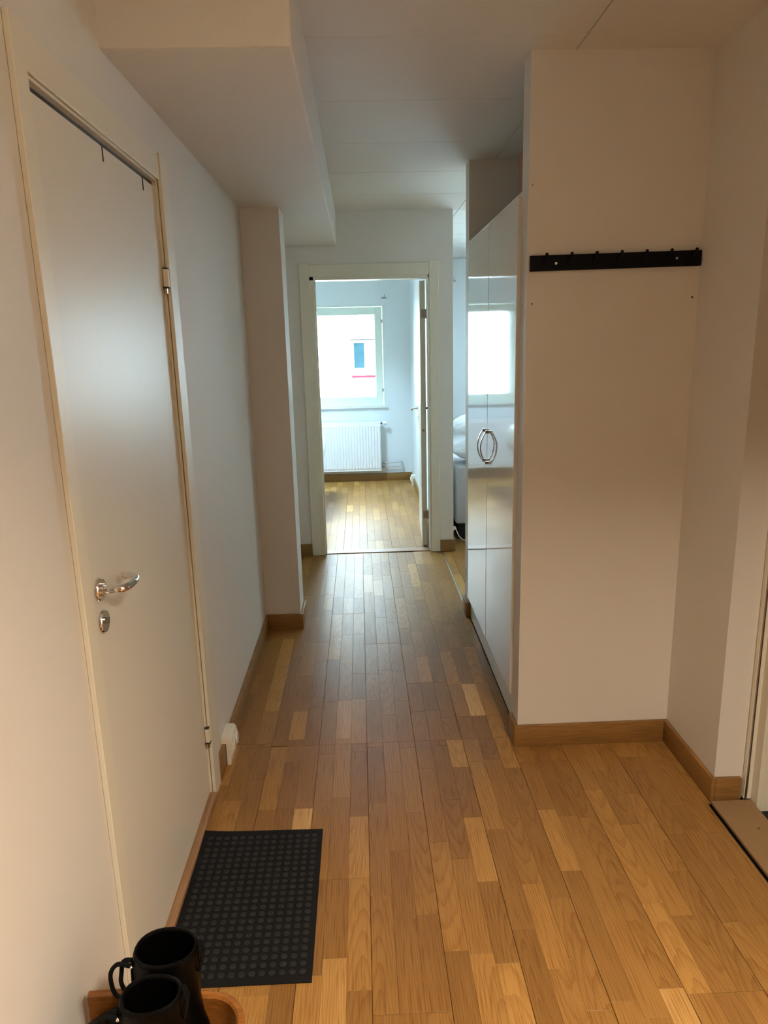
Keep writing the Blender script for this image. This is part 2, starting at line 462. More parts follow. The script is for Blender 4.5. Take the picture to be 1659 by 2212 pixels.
def stave_geo(bm, st, uvl, tl):
    x0, x1, y0, y1, tone, bl, br, e0, e1 = st
    gl = .0007 if bl else .00022; gr = .0007 if br else .00022
    g0 = .0006 if e0 else .00022; g1 = .0006 if e1 else .00022
    x0 += gl; x1 -= gr; y0 += g0; y1 -= g1
    c = .0007; zt = 0.0; zb = -.0035
    o = [bm.verts.new(p) for p in ((x0, y0, zb), (x1, y0, zb), (x1, y1, zb), (x0, y1, zb))]
    a = [bm.verts.new(p) for p in ((x0, y0, zt - c * .6), (x1, y0, zt - c * .6), (x1, y1, zt - c * .6), (x0, y1, zt - c * .6))]
    t = [bm.verts.new(p) for p in ((x0 + c, y0 + c, zt), (x1 - c, y0 + c, zt), (x1 - c, y1 - c, zt), (x0 + c, y1 - c, zt))]
    fs = [bm.faces.new(t)]
    for i in range(4):
        j = (i + 1) % 4
        fs.append(bm.faces.new((a[i], a[j], t[j], t[i]))); fs.append(bm.faces.new((o[i], o[j], a[j], a[i])))
    ou = rnd.uniform(-1.5, 1.5)
    ov = rnd.uniform(-.035, .035) if rnd.random() < .42 else rnd.choice((-1, 1)) * rnd.uniform(.06, .25)
    cx, cy = (x0 + x1) / 2, (y0 + y1) / 2
    for f in fs:
        for l in f.loops:
            l[uvl].uv = ((l.vert.co.y - cy) + ou, (l.vert.co.x - cx) + ov)
            l[tl] = (tone, tone, tone, 1)


def px_area(st):
    def pj(x, y):
        d = Vector((x, y, 0)) - CAM; z = d.dot(FWD)
        if z < .2: return None
        return (829.5 + F_PX * d.dot(RGT) / z, 1106 - F_PX * d.dot(UPV) / z)
    q = [pj(st[0], st[2]), pj(st[1], st[2]), pj(st[1], st[3]), pj(st[0], st[3])]
    if any(p is None for p in q): return 0
    cx = sum(p[0] for p in q) / 4; cy = sum(p[1] for p in q) / 4
    if not (-60 < cx < 1719 and 1000 < cy < 2330): return 0
    # hidden behind the boxes of the plan
    x, y = (st[0] + st[1]) / 2, (st[2] + st[3]) / 2
    if x < XL or (x < XC and y > YC1): return 0
    if y > YW and not (-.46 < x < .59) : return 0
    if y > 2.6 and x > .62 and y < 4.4: return 0
    if y > 4.0 and x > .62 and x / y > .150: return 0
    return abs(sum(q[i][0] * q[(i + 1) % 4][1] - q[(i + 1) % 4][0] * q[i][1] for i in range(4))) / 2


order = sorted(range(len(staves)), key=lambda i: -px_area(staves[i]))
single = [i for i in order[:298] if px_area(staves[i]) > 0]; sset = set(single)
for i in single:
    bm = bmesh.new(); uvl = bm.loops.layers.uv.new('UVMap'); tl = bm.loops.layers.color.new('tone')
    stave_geo(bm, staves[i], uvl, tl); obj('parquet_stave', bm, M['oak'], floor)
bm = bmesh.new(); uvl = bm.loops.layers.uv.new('UVMap'); tl = bm.loops.layers.color.new('tone')
for i, st in enumerate(staves):
    if i not in sset: stave_geo(bm, st, uvl, tl)
ps = obj('parquet_stave_field', bm, M['oak'], floor); ps['kind'] = 'stuff'

tag(boxes('trim_1', [(0.6005, 0.6105, 4.06, YW - .002, -.0035, .0028)], M['alu'], bev=.0008), 'thin bright metal strip on the floor between hall and living room', 'trim', S)
tag(boxes('trim_2', [(-.306, .505, YW + .009, YW2 - .008, -.0035, .006)], M['sill'], bev=.002), 'low oak threshold under the bedroom doorway', 'threshold', S)


# ------------------------------------------------------------------ baseboards
def bb(bm, x0, x1, y0, y1, z1=HB):
    add_box(bm, x0, x1, y0, y1, 0.0005, z1, bev=.0025, seg=2)


def baseboard(name, lst, label):
    bm = bmesh.new()
    for l in lst: bb(bm, *l)
    return tag(obj(name, bm, M['base'], smooth=True), label, 'baseboard', S)


baseboard('baseboard_left', [(XL, XL + T, 2.392, 2.515), (XL, XL + T, 2.515, YC1 - .0005), (XL, XL + T, YC2, YW), (XL, XL + T, -3.1, 1.36)], 'oak baseboard along the left wall past the wall socket')
baseboard('baseboard_column', [(XL + T, XC + T, YC1 - T, YC1), (XC, XC + T, YC1, YC2)], 'oak baseboard wrapping the foot of the left column')
baseboard('baseboard_back', [(XL + T, -.41, YW - T, YW)], 'short oak baseboard between the column and the bedroom door casing')
baseboard('baseboard_back_right', [(.591, .692 + T, YW - T, YW), (.692, .692 + T, YW, YW2)], 'short oak baseboard right of the bedroom door casing')
baseboard('baseboard_niche', [(XR1 - T, XR2 - T, YR - T, YR), (XR1 - T, XR1, YR, 2.649)], 'oak baseboard under the hook wall')
baseboard('baseboard_right', [(XR2 - T, XR2, YD - T, YR), (XR2, 1.283, YD - T, YD), (XR2 - T, XR2, -3.1, 1.1)], 'oak baseboard running to the entry doorway')
baseboard('baseboard_partition', [(.585, .612, 3.931, 3.946), (.583, .598, 3.946, 4.075)], 'small oak baseboard at the end of the partition wall')
baseboard('baseboard_bedroom', [(-2.6, .592, YF - T, YF), (.577, .592, YW2, YF - T)], 'oak baseboard below the bedroom radiator')
baseboard('baseboard_living', [(.70, 3.3, YF - T, YF), (.692, .707, YW2 + .02, YF - T), (.612, 3.3, 4.06, 4.075)], 'oak baseboard around the living room')

# ------------------------------------------------------------------ door 1: white door in the left wall
d1 = thing('door_1', (XL, 1.88, 0), 'closed white hinged door in the left wall with chrome lever handle', 'door', S)
cx1 = XL + .008
boxes('casing', [(XL + .0003, XL + .012, 1.369, 1.421, 0, 2.153)], M['casing'], d1, bev=.0015)
boxes('casing', [(XL + .0003, XL + .012, 2.2975, 2.385, 0, 2.153)], M['casing'], d1, bev=.0015)
boxes('casing', [(XL + .0003, cx1 - .001, 1.4215, 2.2970, 2.079, 2.150)], M['casing'], d1, bev=.0015)
boxes('door_frame', [(XL - .11, XL - .002, 1.432, 1.453, 0, 2.079), (XL - .11, XL - .002, 2.296, 2.317, 0, 2.079), (XL - .030, XL - .002, 1.453, 2.296, 2.073, 2.089)], M['casing'], d1)
boxes('door_leaf', [(XL - .049, XL - .008, 1.4555, 2.2945, .026, 2.058)], M['door'], d1, bev=.0012)
boxes('slot_shade', [(XL - .048, XL - .018, 1.456, 2.294, 2.0585, 2.0729)], M['dark'], d1)  # dark strip standing for the shade in the slot above the leaf
boxes('threshold', [(XL - .10, XL + .013, 1.45, 2.308, .0005, .020)], M['sill'], d1, bev=.003)
XD = XL - .008
bm = bmesh.new(); add_tube(bm, [(XD, 1.502, 1.078), (XD + .004, 1.502, 1.078), (XD + .008, 1.502, 1.078)], [.027, .027, .024], 32)
ro = obj('rosette', bm, M['chrome'], d1, True)
bm = bmesh.new()
pts = [(XD + .006, 1.502, 1.078), (XD + .030, 1.502, 1.078), (XD + .046, 1.504, 1.078), (XD + .054, 1.512, 1.078)]
pts += [(XD + .058, 1.530, 1.077), (XD + .060, 1.555, 1.077), (XD + .058, 1.578, 1.077), (XD + .052, 1.591, 1.077), (XD + .040, 1.600, 1.077), (XD + .026, 1.603, 1.077), (XD + .018, 1.602, 1.077)]
add_tube(bm, smooth_path(pts, 4), .0088, 16)
add_tube(bm, [(XD + .005, 1.502, 1.078), (XD + .014, 1.502, 1.078)], .013, 20)
obj('lever_handle', bm, M['chrome'], d1, True)
bm = bmesh.new(); add_tube(bm, [(XD, 1.502, 1.004), (XD + .004, 1.502, 1.004), (XD + .008, 1.502, 1.004)], [.027, .027, .024], 32)
lk = obj('lock_rosette', bm, M['chrome'], d1, True)
bm = bmesh.new(); add_tube(bm, [(XD + .007, 1.502, 1.007), (XD + .014, 1.502, 1.007)], [.008, .007], 16)
obj('lock_knob', bm, M['steel'], lk, True)
for z in (1.808, 0.262):
    h = boxes('hinge', [(XL - .006, XL + .010, 2.280, 2.2974, z - .034, z + .018)], M['casing'], d1, bev=.002)
    bm = bmesh.new(); add_tube(bm, [(XL + .002, 2.287, z - .054), (XL + .002, 2.287, z - .034)], .0062, 12)
    obj('hinge_pin', bm, M['chrome'], h, True)
    boxes('hinge_gap', [(XL - .006, XL + .009, 2.281, 2.2974, z + .019, z + .022), (XL - .007, XL + .011, 2.279, 2.2974, z - .038, z - .034)], M['dark'], h)
for y in (1.842, 2.163):
    boxes('hook_strap', [(XD + .0002, XD + .002, y - .0018, y + .0018, 2.024, 2.0585), (XD - .04, XD + .002, y - .0018, y + .0018, 2.0585, 2.0605)], M['dark'], d1)

# ------------------------------------------------------------------ door 2: bedroom doorway with open leaf
d2 = thing('door_2', (0.1, YW, 0), 'open white bedroom door in its casing at the end of the hall', 'door', S)
boxes('casing', [(-.408, -.339, YW - .012, YW - .0003, 0, 2.158)], M['casing'], d2, bev=.0015)
boxes('casing', [(.519, .588, YW - .012, YW - .0003, 0, 2.158)], M['casing'], d2, bev=.0015)
boxes('casing', [(-.3385, .5185, YW - .011, YW - .0003, 2.066, 2.148)], M['casing'], d2, bev=.0015)
boxes('door_frame', [(-.339, -.309, YW - .006, YW2 + .004, 0, 2.07), (.508, .519, YW - .006, YW2 + .004, 0, 2.07), (-.339, .519, YW - .006, YW2 + .004, 2.042, 2.074)], M['casing'], d2, bev=.001)
boxes('door_stop', [(-.309, -.298, YW + .03, YW2 - .04, 0, 2.042)], M['casing'], d2)
# leaf swung into the bedroom
ang = math.radians(-3.1)
hx, hy = .4985, YW2 + .012


def rotp(bm):
    bmesh.ops.rotate(bm, verts=bm.verts, cent=(hx, hy, 0), matrix=Matrix.Rotation(ang, 3, 'Z'))


bm = bmesh.new(); add_box(bm, hx - .040, hx, hy, hy + .80, .018, 2.036, bev=.001); rotp(bm)
lf = obj('door_leaf', bm, M['door'], d2)
for s, nm in ((-1, 'lever_handle'), (1, 'lever_handle')):
    bm = bmesh.new(); xf = hx - .040 if s < 0 else hx
    add_tube(bm, [(xf, hy + .735, 1.04), (xf + s * .008, hy + .735, 1.04)], .025, 20)
    add_tube(bm, [(xf + s * .008, hy + .735, 1.04), (xf + s * .045, hy + .735, 1.04), (xf + s * .055, hy + .722, 1.04), (xf + s * .055, hy + .62, 1.04)], .009, 10)
    add_tube(bm, [(xf, hy + .735, .955), (xf + s * .006, hy + .735, .955)], .020, 16)
    rotp(bm); obj(nm, bm, M['dark'] if s > 0 else M['chrome'], lf, True)
for z in (1.80, .27):
    bm = bmesh.new(); add_box(bm, hx - .030, hx + .009, hy - .0032, hy - .0002, z - .03, z + .03); rotp(bm)
    hg = obj('hinge', bm, M['steel'], lf)
    bm = bmesh.new(); add_tube(bm, [(hx + .006, hy - .004, z - .035), (hx + .006, hy - .004, z + .035)], .0035, 8); rotp(bm)
    obj('hinge_pin', bm, M['steel'], hg)
bm = bmesh.new(); add_tube(bm, [(hx - .020, hy - .001, .935), (hx - .020, hy + .001, .935)], .009, 12); rotp(bm)
obj('edge_plug', bm, M['mdf'], lf)

# ------------------------------------------------------------------ door 3: entry doorway frame on the right
d3 = thing('door_3', (1.29, 1.64, 0), 'white entry door frame at the right edge, opening to the dark stairwell floor', 'door frame', S)
boxes('frame_jamb', [(1.2920, 1.3175, 2.136, 2.156, .013, 2.12), (1.2865, 1.335, 1.122, 1.135, .004, 2.12)], M['casing'], d3, bev=.0015)
boxes('frame_head', [(1.2920, 1.3175, 1.135, 2.136, 2.09, 2.12)], M['casing'], d3)
boxes('seal_strip', [(1.2935, 1.2985, 2.128, 2.1358, .013, 2.09)], M['steel'], d3, bev=.001, label='grey seal strip along the jamb')
boxes('strike_plate', [(1.303, 1.316, 2.122, 2.1355, 1.03, 1.075)], M['dark'], d3, label='dark lock keep on the jamb')
boxes('sill_board', [(1.176, 1.316, 1.14, 2.135, .0005, .012)], M['mdf'], d3, bev=.0012, label='raw fibreboard strip filling the doorway sill')
bm = bmesh.new(); add_tube(bm, [(1.262, 1.985, .0118), (1.262, 1.985, .0126)], .003, 8); obj('screw_hole', bm, M['hole'], d3)
tag(boxes('floor_stairwell', [(1.169, 3.1, -.1, 2.139, -.10, -.012)], M['mats']), 'black stairwell floor beyond the entry doorway', 'floor', S)
tag(boxes('ceiling_stairwell', [(1.4, 3.1, -.1, 2.16, 2.5, 2.56)], M['ceil']), 'ceiling of the stairwell beyond the entry', 'ceiling', S)

# ------------------------------------------------------------------ glossy cabinet
cab = thing('wardrobe_cabinet', (.9, 3.2, 0), 'tall white high-gloss cabinet built between the hook wall and the partition, mirroring the bedroom window', 'cabinet')
boxes('body', [(.594, 1.21, 2.656, 3.925, .17, 2.10)], M['cab'], cab)
boxes('plinth', [(.610, .626, 2.655, 3.272, .0008, .169)], M['cab'], cab, bev=.001)
boxes('plinth', [(.6115, .6275, 3.276, 3.925, .0008, .169)], M['cab'], cab, bev=.001)
dA = boxes('door', [(.575, .5925, 2.654, 3.2245, .176, 2.078)], M['gloss'], cab, bev=.001)
dB = boxes('door', [(.5740, .5915, 3.2262, 3.797, .176, 2.073)], M['gloss'], cab, bev=.001)
for par, y, xf in ((dA, 3.190, .575), (dB, 3.262, .5735)):
    bm = bmesh.new()
    n = 16; P = []
    for k in range(n + 1):
        t = k / n; z = 1.047 + .146 * t
        P.append((xf - .012 - .028 * math.sin(PI * t) ** .8, z))
    for k in range(n):
        (xa, za), (xb, zb) = P[k], P[k + 1]
        v = [bm.verts.new(q) for q in ((xa, y - .006, za), (xa, y + .006, za), (xa + .005, y + .006, za), (xa + .005, y - .006, za),
                                       (xb, y - .006, zb), (xb, y + .006, zb), (xb + .005, y + .006, zb), (xb + .005, y - .006, zb))]
        for f in ((0, 1, 2, 3), (7, 6, 5, 4), (0, 4, 5, 1), (1, 5, 6, 2), (2, 6, 7, 3), (3, 7, 4, 0)): bm.faces.new([v[i] for i in f])
    add_box(bm, xf - .015, xf, y - .006, y + .006, 1.044, 1.056); add_box(bm, xf - .015, xf, y - .006, y + .006, 1.184, 1.196)
    obj('pull_handle', bm, M['steel'], par)

bx = thing('cardboard_box', (.76, 2.76, 2.10), 'brown box standing on top of the glossy cabinet', 'box')
boxes('box_body', [(.618, .90, 2.665, 2.86, 2.1005, 2.268)], M['card'], bx, bev=.003)
boxes('hand_hole', [(.6165, .6185, 2.70, 2.775, 2.205, 2.225)], M['hole'], bx)

# ------------------------------------------------------------------ hook rail
hr = thing('hook_rail', (.892, YR, 1.848), 'black coat rail with seven pegs on the beige wall', 'coat rack')
bm = bmesh.new(); add_box(bm, .5955, 1.188, YR - .016, YR - .0003, 1.822, 1.873, bev=.0012)
bmesh.ops.rotate(bm, verts=bm.verts, cent=(.892, YR, 1.848), matrix=Matrix.Rotation(-.012, 3, 'Y'))
rail = obj('rail_board', bm, M['black'], hr)
for i in range(7):
    x = .643 + i * .0853; z = 1.844 + (x - .892) * .012
    bm = bmesh.new()
    add_tube(bm, [(x, YR - .012, z), (x, YR - .030, z + .012), (x, YR - .052, z + .030), (x, YR - .053, z + .031)], [.0042, .0046, .0050, .003], 12)
    obj('peg', bm, M['black'], hr, True)
for x in (.684, 1.102):
    z = 1.843 + (x - .684) * .019
    bm = bmesh.new(); add_tube(bm, [(x, YR - .0155, z), (x, YR - .0172, z)], [.0045, .0038], 14); sc_ = obj('screw', bm, M['alu'], hr, True)
    bm = bmesh.new(); add_tube(bm, [(x, YR - .0168, z), (x, YR - .0176, z)], .0016, 6); obj('screw_slot', bm, M['hole'], sc_)


# ------------------------------------------------------------------ wall socket by the left door
def socket(name, x, y0, y1, label, mir=1, zt=.122):
    o = thing(name, (x, (y0 + y1) / 2, 0), label, 'socket')
    s = mir
    prof = [(0, .093), (0, zt), (.030, zt), (.038, zt - .010), (.044, zt - .034), (.044, .058), (.034, .040), (.030, .0015), (.0162, .0015), (.0162, .093)]
    bm = bmesh.new(); add_prism(bm, [(x + s * (a + .0005), z) for a, z in prof], y0, y1, 'Y')
    bd = obj('socket_body', bm, M['plastic'], o)
    n = 2
    for k in range(n):
        yc = y0 + (y1 - y0) * (k + .5) / n
        bm = bmesh.new(); add_tube(bm, [(x + s * .0435, yc, .073), (x + s * .0485, yc, .073)], [.0235, .0225], 24)
        f = obj('socket_face', bm, M['plastic'], o, True)
        bm = bmesh.new()
        for q in (-.0095, .0095): add_tube(bm, [(x + s * .0482, yc + q, .073), (x + s * .0489, yc + q, .073)], .0028, 8)
        obj('pin_hole', bm, M['hole'], f)
    return o


socket('wall_socket', XL, 2.495, 2.600, 'cream double socket fixed over the left baseboard beside the white door')
socket('wall_socket', .592, 7.93, 8.03, 'white socket low on the bedroom side wall near the radiator', -1)

# ------------------------------------------------------------------ door mat
mt_ = thing('door_mat', (-.372, 1.79, 0), 'dark grey rubber door mat with raised round studs in front of the white door', 'door mat')
X0, X1, Y0, Y1 = -.573, -.172, 1.499, 2.090
bm = bmesh.new()
nx, ny = 10, 14
gv = [[None] * (ny + 1) for _ in range(nx + 1)]
for lvl in (0,):
    for i in range(nx + 1):
        for j in range(ny + 1):
            u, v = i / nx, j / ny
            lift = .007 * max(0, 1 - u * 3.2) ** 2 * max(0, v * 4 - 3) ** 2
            gv[i][j] = bm.verts.new((X0 + (X1 - X0) * u, Y0 + (Y1 - Y0) * v + .010 * (1 - u) * (v > .99) , .0035 + lift))
fs = []
for i in range(nx):
    for j in range(ny):
        fs.append(bm.faces.new((gv[i][j], gv[i + 1][j], gv[i + 1][j + 1], gv[i][j + 1])))
ex = bmesh.ops.extrude_face_region(bm, geom=fs)
for v in [q for q in ex['geom'] if isinstance(q, bmesh.types.BMVert)]: v.co.z -= .0028
obj('mat_sheet', bm, M['rubber'], mt_)
bm = bmesh.new(); base_pts = []
add_tube(bm, [(0, 0, 0), (0, 0, .0016), (0, 0, .0024)], [.0100, .0094, .0070], 14)
for v in bm.verts: v.co.y *= .92
me0 = bpy.data.meshes.new('stud'); bm.to_mesh(me0); bm.free(); me0.materials.append(M['knob'])
for p in me0.polygons: p.use_smooth = True
for j in range(22):
    for i in range(14):
        if j * 14 + i >= 300: break
        x = -.1985 - i * .0264; y = 2.058 - j * .0251
        if j == 0: pass
        u = (x - X0) / (X1 - X0); v = (y - Y0) / (Y1 - Y0)
        lift = .007 * max(0, 1 - u * 3.2) ** 2 * max(0, v * 4 - 3) ** 2
        o = bpy.data.objects.new('stud', me0); o.location = (x + .372, y - 1.79 + .010 * (1 - u) * (v > .9) * .5, .0036 + lift); o.parent = mt_; C.objects.link(o)
bm = bmesh.new()
for j in range(21, 22):
    for i in range(6, 14):
        b2 = bmesh.ops.create_cone(bm, cap_ends=True, segments=12, radius1=.0095, radius2=.007, depth=.0024, matrix=Matrix.Translation((-.1985 - i * .0264, 2.058 - j * .0251, .0048)))
o = obj('stud_field', bm, M['knob'], mt_); o['kind'] = 'stuff'

# ------------------------------------------------------------------ low wooden chair with curved rim, and boots on it
ch = thing('wooden_chair', (-.42, 1.0, 0), 'low orange-brown wooden chair with a curved rim, carrying the black boots', 'chair')
ZS = .300
poly = [(-.562, .80), (-.562, 1.125)] + [(-.30 + .045 * math.cos(t), 1.08 + .045 * math.sin(t)) for t in [PI / 2 - PI / 2 * k / 8 for k in range(9)]] + [(-.255, .80)]
bm = bmesh.new(); add_prism(bm, poly, ZS - .018, ZS); obj('seat', bm, M['seat'], ch, label='lighter wooden seat')


def bent_rim(path, z0, z1, th):
    bm = bmesh.new(); n = len(path); R = []
    for i, (x, y) in enumerate(path):
        a = Vector(path[max(0, i - 1)]); b = Vector(path[min(n - 1, i + 1)]); d = (b - a).normalized(); nn = Vector((-d.y, d.x))
        p = Vector((x, y)); i_, o_ = p - nn * th / 2, p + nn * th / 2
        e = .004
        R.append([bm.verts.new(q) for q in ((i_.x, i_.y, z0), (o_.x, o_.y, z0), (o_.x, o_.y, z1 - e), (o_.x - nn.x * e, o_.y - nn.y * e, z1), (i_.x + nn.x * e, i_.y + nn.y * e, z1), (i_.x, i_.y, z1 - e))])
    for a, b in zip(R, R[1:]):
        for k in range(6): bm.faces.new((a[k], a[(k + 1) % 6], b[(k + 1) % 6], b[k]))
    bm.faces.new(R[0][::-1]); bm.faces.new(R[-1])
    return bm


path = [(-.563, 1.143), (-.50, 1.145), (-.42, 1.142), (-.36, 1.136), (-.325, 1.128)]
path += [(-.325 + .068 * math.sin(t), 1.060 + .068 * math.cos(t)) for t in [PI / 2 * k / 8 for k in range(1, 9)]] + [(-.256, 1.02), (-.255, .93), (-.255, .80)]
obj('curved_rim', bent_rim(path, ZS - .03, .381, .016), M['chair'], ch, True)
for x, y in ((-.545, .82), (-.27, .82), (-.545, 1.10), (-.285, 1.08)):
    bm = bmesh.new(); add_tube(bm, [(x, y, .0008), (x, y, ZS - .019)], [.012, .016], 12); obj('leg', bm, M['chair'], ch, True)


def boot(name, cx, cy, sx, sy, rot, label, ztop, tilt=0.0):
    """toe along local +x; cx,cy = centre of the shaft opening"""
    t = thing(name, (cx, cy, ZS + .001), label, 'boot', group=None)
    t.rotation_euler = (0, 0, rot)

    def ring(x0, x1, w, z, n=28, toe=.62):
        pts = []
        for k in range(n):
            a = 2 * PI * k / n; c, s = math.cos(a), math.sin(a)
            x = (x0 + x1) / 2 + (x1 - x0) / 2 * math.copysign(abs(c) ** .85, c)
            ww = w * (1 - .12 * max(0, -c)) * math.copysign(abs(s) ** .9, s)
            pts.append((x, ww, z))
        return pts

    def loft(levels, cap0=True, cap1=False):
        bm = bmesh.new(); R = [[bm.verts.new(p) for p in r] for r in levels]
        for a, b in zip(R, R[1:]):
            n = len(a)
            for k in range(n): bm.faces.new((a[k], a[(k + 1) % n], b[(k + 1) % n], b[k]))
        if cap0: bm.faces.new(R[0][::-1])
        if cap1: bm.faces.new(R[-1])
        return bm
    hx_ = -sx
    H = ztop - ZS - .001
    lv = [ring(hx_ - .006, .176, .043, .018), ring(hx_ - .010, .179, .046, .030), ring(hx_ - .010, .173, .046, .050), ring(hx_ - .006, .150, .043, .066),
          ring(hx_ - .002, .115, .040, .082), ring(hx_, .080, .039, .100), ring(hx_ + .002, .064, .039, .122), ring(hx_, sx + .006, sy - .002, .150),
          ring(hx_ - .002, sx + .002, sy, H - .018), ring(hx_ - .003, sx, sy + .001, H - .003), ring(hx_ - .002, sx - .001, sy, H),
          ring(hx_ + .004, sx - .006, sy - .006, H - .002), ring(hx_ + .006, sx - .008, sy - .008, H - .03), ring(hx_ + .008, sx - .002, sy - .008, H - .08), ring(hx_ + .010, sx + .004, sy - .010, .05)]
    bm = loft(lv, True, True)
    # obj() subtracts the parent's location; these are already local
    o_ = off(t); bmesh.ops.translate(bm, verts=bm.verts, vec=o_); body = obj('boot_upper', bm, M['leather'], t, True)
    sl = [ring(hx_ - .008, .177, .045, 0), ring(hx_ - .012, .181, .048, .004), ring(hx_ - .012, .181, .048, .0165), ring(hx_ - .010, .179, .047, .0175)]
    bm = loft(sl, True, True); bmesh.ops.translate(bm, verts=bm.verts, vec=o_); obj('sole', bm, M['sole'], t, True)
    # tongue, collar roll, eyelets, laces
    bm = bmesh.new()
    A = []
    for k in range(9):
        z = .085 + (H - .092) * k / 8; xx = max(sx - .002, .112 - .50 * max(0, (z - .075)) * 1.9) + .002
        xx = min(xx, sx + .012 - .006 * k / 8) if z > .13 else xx
        A.append([bm.verts.new((xx + .003 * (1 - abs(q)), q * .020, z)) for q in (-1, -.5, 0, .5, 1)] + [bm.verts.new((xx - .004, q * .020, z)) for q in (1, .5, 0, -.5, -1)])
    for a, b in zip(A, A[1:]):
        for k in range(10): bm.faces.new((a[k], a[(k + 1) % 10], b[(k + 1) % 10], b[k]))
    bm.faces.new(A[0][::-1]); bm.faces.new(A[-1]); bmesh.ops.translate(bm, verts=bm.verts, vec=o_); obj('tongue', bm, M['leather'], t, True)
    rr = ring(hx_ + .001, sx - .003, sy - .003, H)
    bm = bmesh.new(); add_tube(bm, rr + [rr[0], rr[1]], .0042, 8); bmesh.ops.translate(bm, verts=bm.verts, vec=o_); obj('collar', bm, M['leather'], t, True)
    lvz = [.110, .132, .152, .172, H - .012]
    for k, z in enumerate(lvz):
        xx = sx + .004 if z > .14 else (.085 - (z - .09) * .9)
        xx = max(xx, sx + .002)
        for s in (-1, 1):
            bm = bmesh.new(); yy = s * .024
            bmesh.ops.create_uvsphere(bm, u_segments=10, v_segments=6, radius=.0036, matrix=Matrix.Translation((xx - .006, yy + s * .004, z)))
            bmesh.ops.translate(bm, verts=bm.verts, vec=o_); obj('lace_hook', bm, M['chrome'], t, True)
        if k:
            zz = lvz[k - 1]; px_ = sx + .004 if zz > .14 else (.085 - (zz - .09) * .9); px_ = max(px_, sx + .002)
            bm = bmesh.new()
            for s in (-1, 1):
                add_tube(bm, [(px_ - .004, s * .028, zz), ((px_ + xx) / 2 + .006, 0, (z + zz) / 2), (xx - .004, -s * .028, z)], .0022, 6)
            bmesh.ops.translate(bm, verts=bm.verts, vec=o_); obj('lace', bm, M['lace'], t, True)
    # loose lace loop and heel pull tab
    bm = bmesh.new()
    L0 = [(sx + .002, .024, H - .012), (sx + .022, .028, H - .004), (sx + .037, .026, H - .024), (sx + .041, .020, H - .058), (sx + .039, .012, H - .088), (sx + .026, .010, H - .097)]
    L1 = [(sx + .002, .010, H - .014), (sx + .018, .012, H - .014), (sx + .024, .014, H - .040), (sx + .027, .012, H - .062), (sx + .022, .006, H - .094)]
    for Lp in (L0, L1): add_tube(bm, smooth_path(Lp), .0040, 8)
    bmesh.ops.translate(bm, verts=bm.verts, vec=o_); obj('lace', bm, M['lace'], t, True)
    bm = bmesh.new(); add_tube(bm, [(hx_ - .003, -.007, H - .045), (hx_ - .010, -.007, H - .012), (hx_ - .006, -.004, H + .010), (hx_ - .006, .004, H + .010), (hx_ - .010, .007, H - .012), (hx_ - .003, .007, H - .045)], .0030, 8)
    bmesh.ops.translate(bm, verts=bm.verts, vec=o_); obj('pull_tab', bm, M['lace'], t, True)
    return t


boot('ankle_boot', -.385, 1.086, .056, .046, PI - .02, 'black leather lace-up boot farther from the camera, its wide opening facing up', .531)
boot('ankle_boot', -.385, .990, .050, .040, PI + .06, 'black leather lace-up boot nearer the camera, its toe cut off by the picture edge', .530)

# ------------------------------------------------------------------ bedroom window (window 1) and living-room window (window 2)
def window(name, x0, x1, z0, z1, label, sw=.085):
    o = thing(name, ((x0 + x1) / 2, YF, z0), label, 'window', S)
    t = .016
    boxes('window_frame', [(x0, x0 + t, YF - .006, YF + .16, z0, z1), (x1 - t, x1, YF - .006, YF + .16, z0, z1), (x0 + t, x1 - t, YF - .006, YF + .16, z1 - t, z1), (x0 + t, x1 - t, YF - .006, YF + .16, z0, z0 + t)], M['sash'], o, bev=.002)
    a0, a1, b0, b1 = x0 + t + .003, x1 - t - .003, z0 + t + .003, z1 - t - .003
    boxes('sash', [(a0, a0 + sw, YF + .02, YF + .075, b0, b1), (a1 - sw, a1, YF + .02, YF + .075, b0, b1), (a0 + sw, a1 - sw, YF + .02, YF + .075, b1 - sw, b1), (a0 + sw, a1 - sw, YF + .02, YF + .075, b0, b0 + sw)], M['sash'], o, bev=.003)
    boxes('pane', [(a0 + sw, a1 - sw, YF + .045, YF + .049, b0 + sw, b1 - sw)], M['glass'], o)
    for z in (z0 + .18, z1 - .18):
        boxes('sash_hinge', [(a1 - .012, a1 + .002, YF + .010, YF + .022, z - .02, z + .02)], M['steel'], o)
    boxes('sill', [(x0 - .01, x1 + .014, YF - .03, YF + .0, z0 - .022, z0 - .001)], M['cab'], o, bev=.002)
    return o


window('window_1', WX0, WX1, WZ0, WZ1, 'white-framed bedroom window seen through the doorway, looking at a pale building')
window('window_2', 1.45, 2.95, 0.80, 2.10, 'white-framed window of the living room')


def bracket(x, z, label):
    o = thing('curtain_bracket', (x, YF, z), label, 'bracket')
    boxes('wall_plate', [(x - .035, x + .03, YF - .006, YF - .0005, z - .008, z + .008)], M['steel'], o, bev=.002)
    bm = bmesh.new(); add_tube(bm, [(x, YF - .006, z), (x, YF - .06, z), (x + .006, YF - .062, z + .04)], .004, 8); obj('bracket_arm', bm, M['steel'], o, True)


bracket(.305, 2.095, 'small grey curtain bracket above the right corner of the bedroom window')
bracket(1.09, 2.26, 'small grey curtain bracket on the far living room wall')

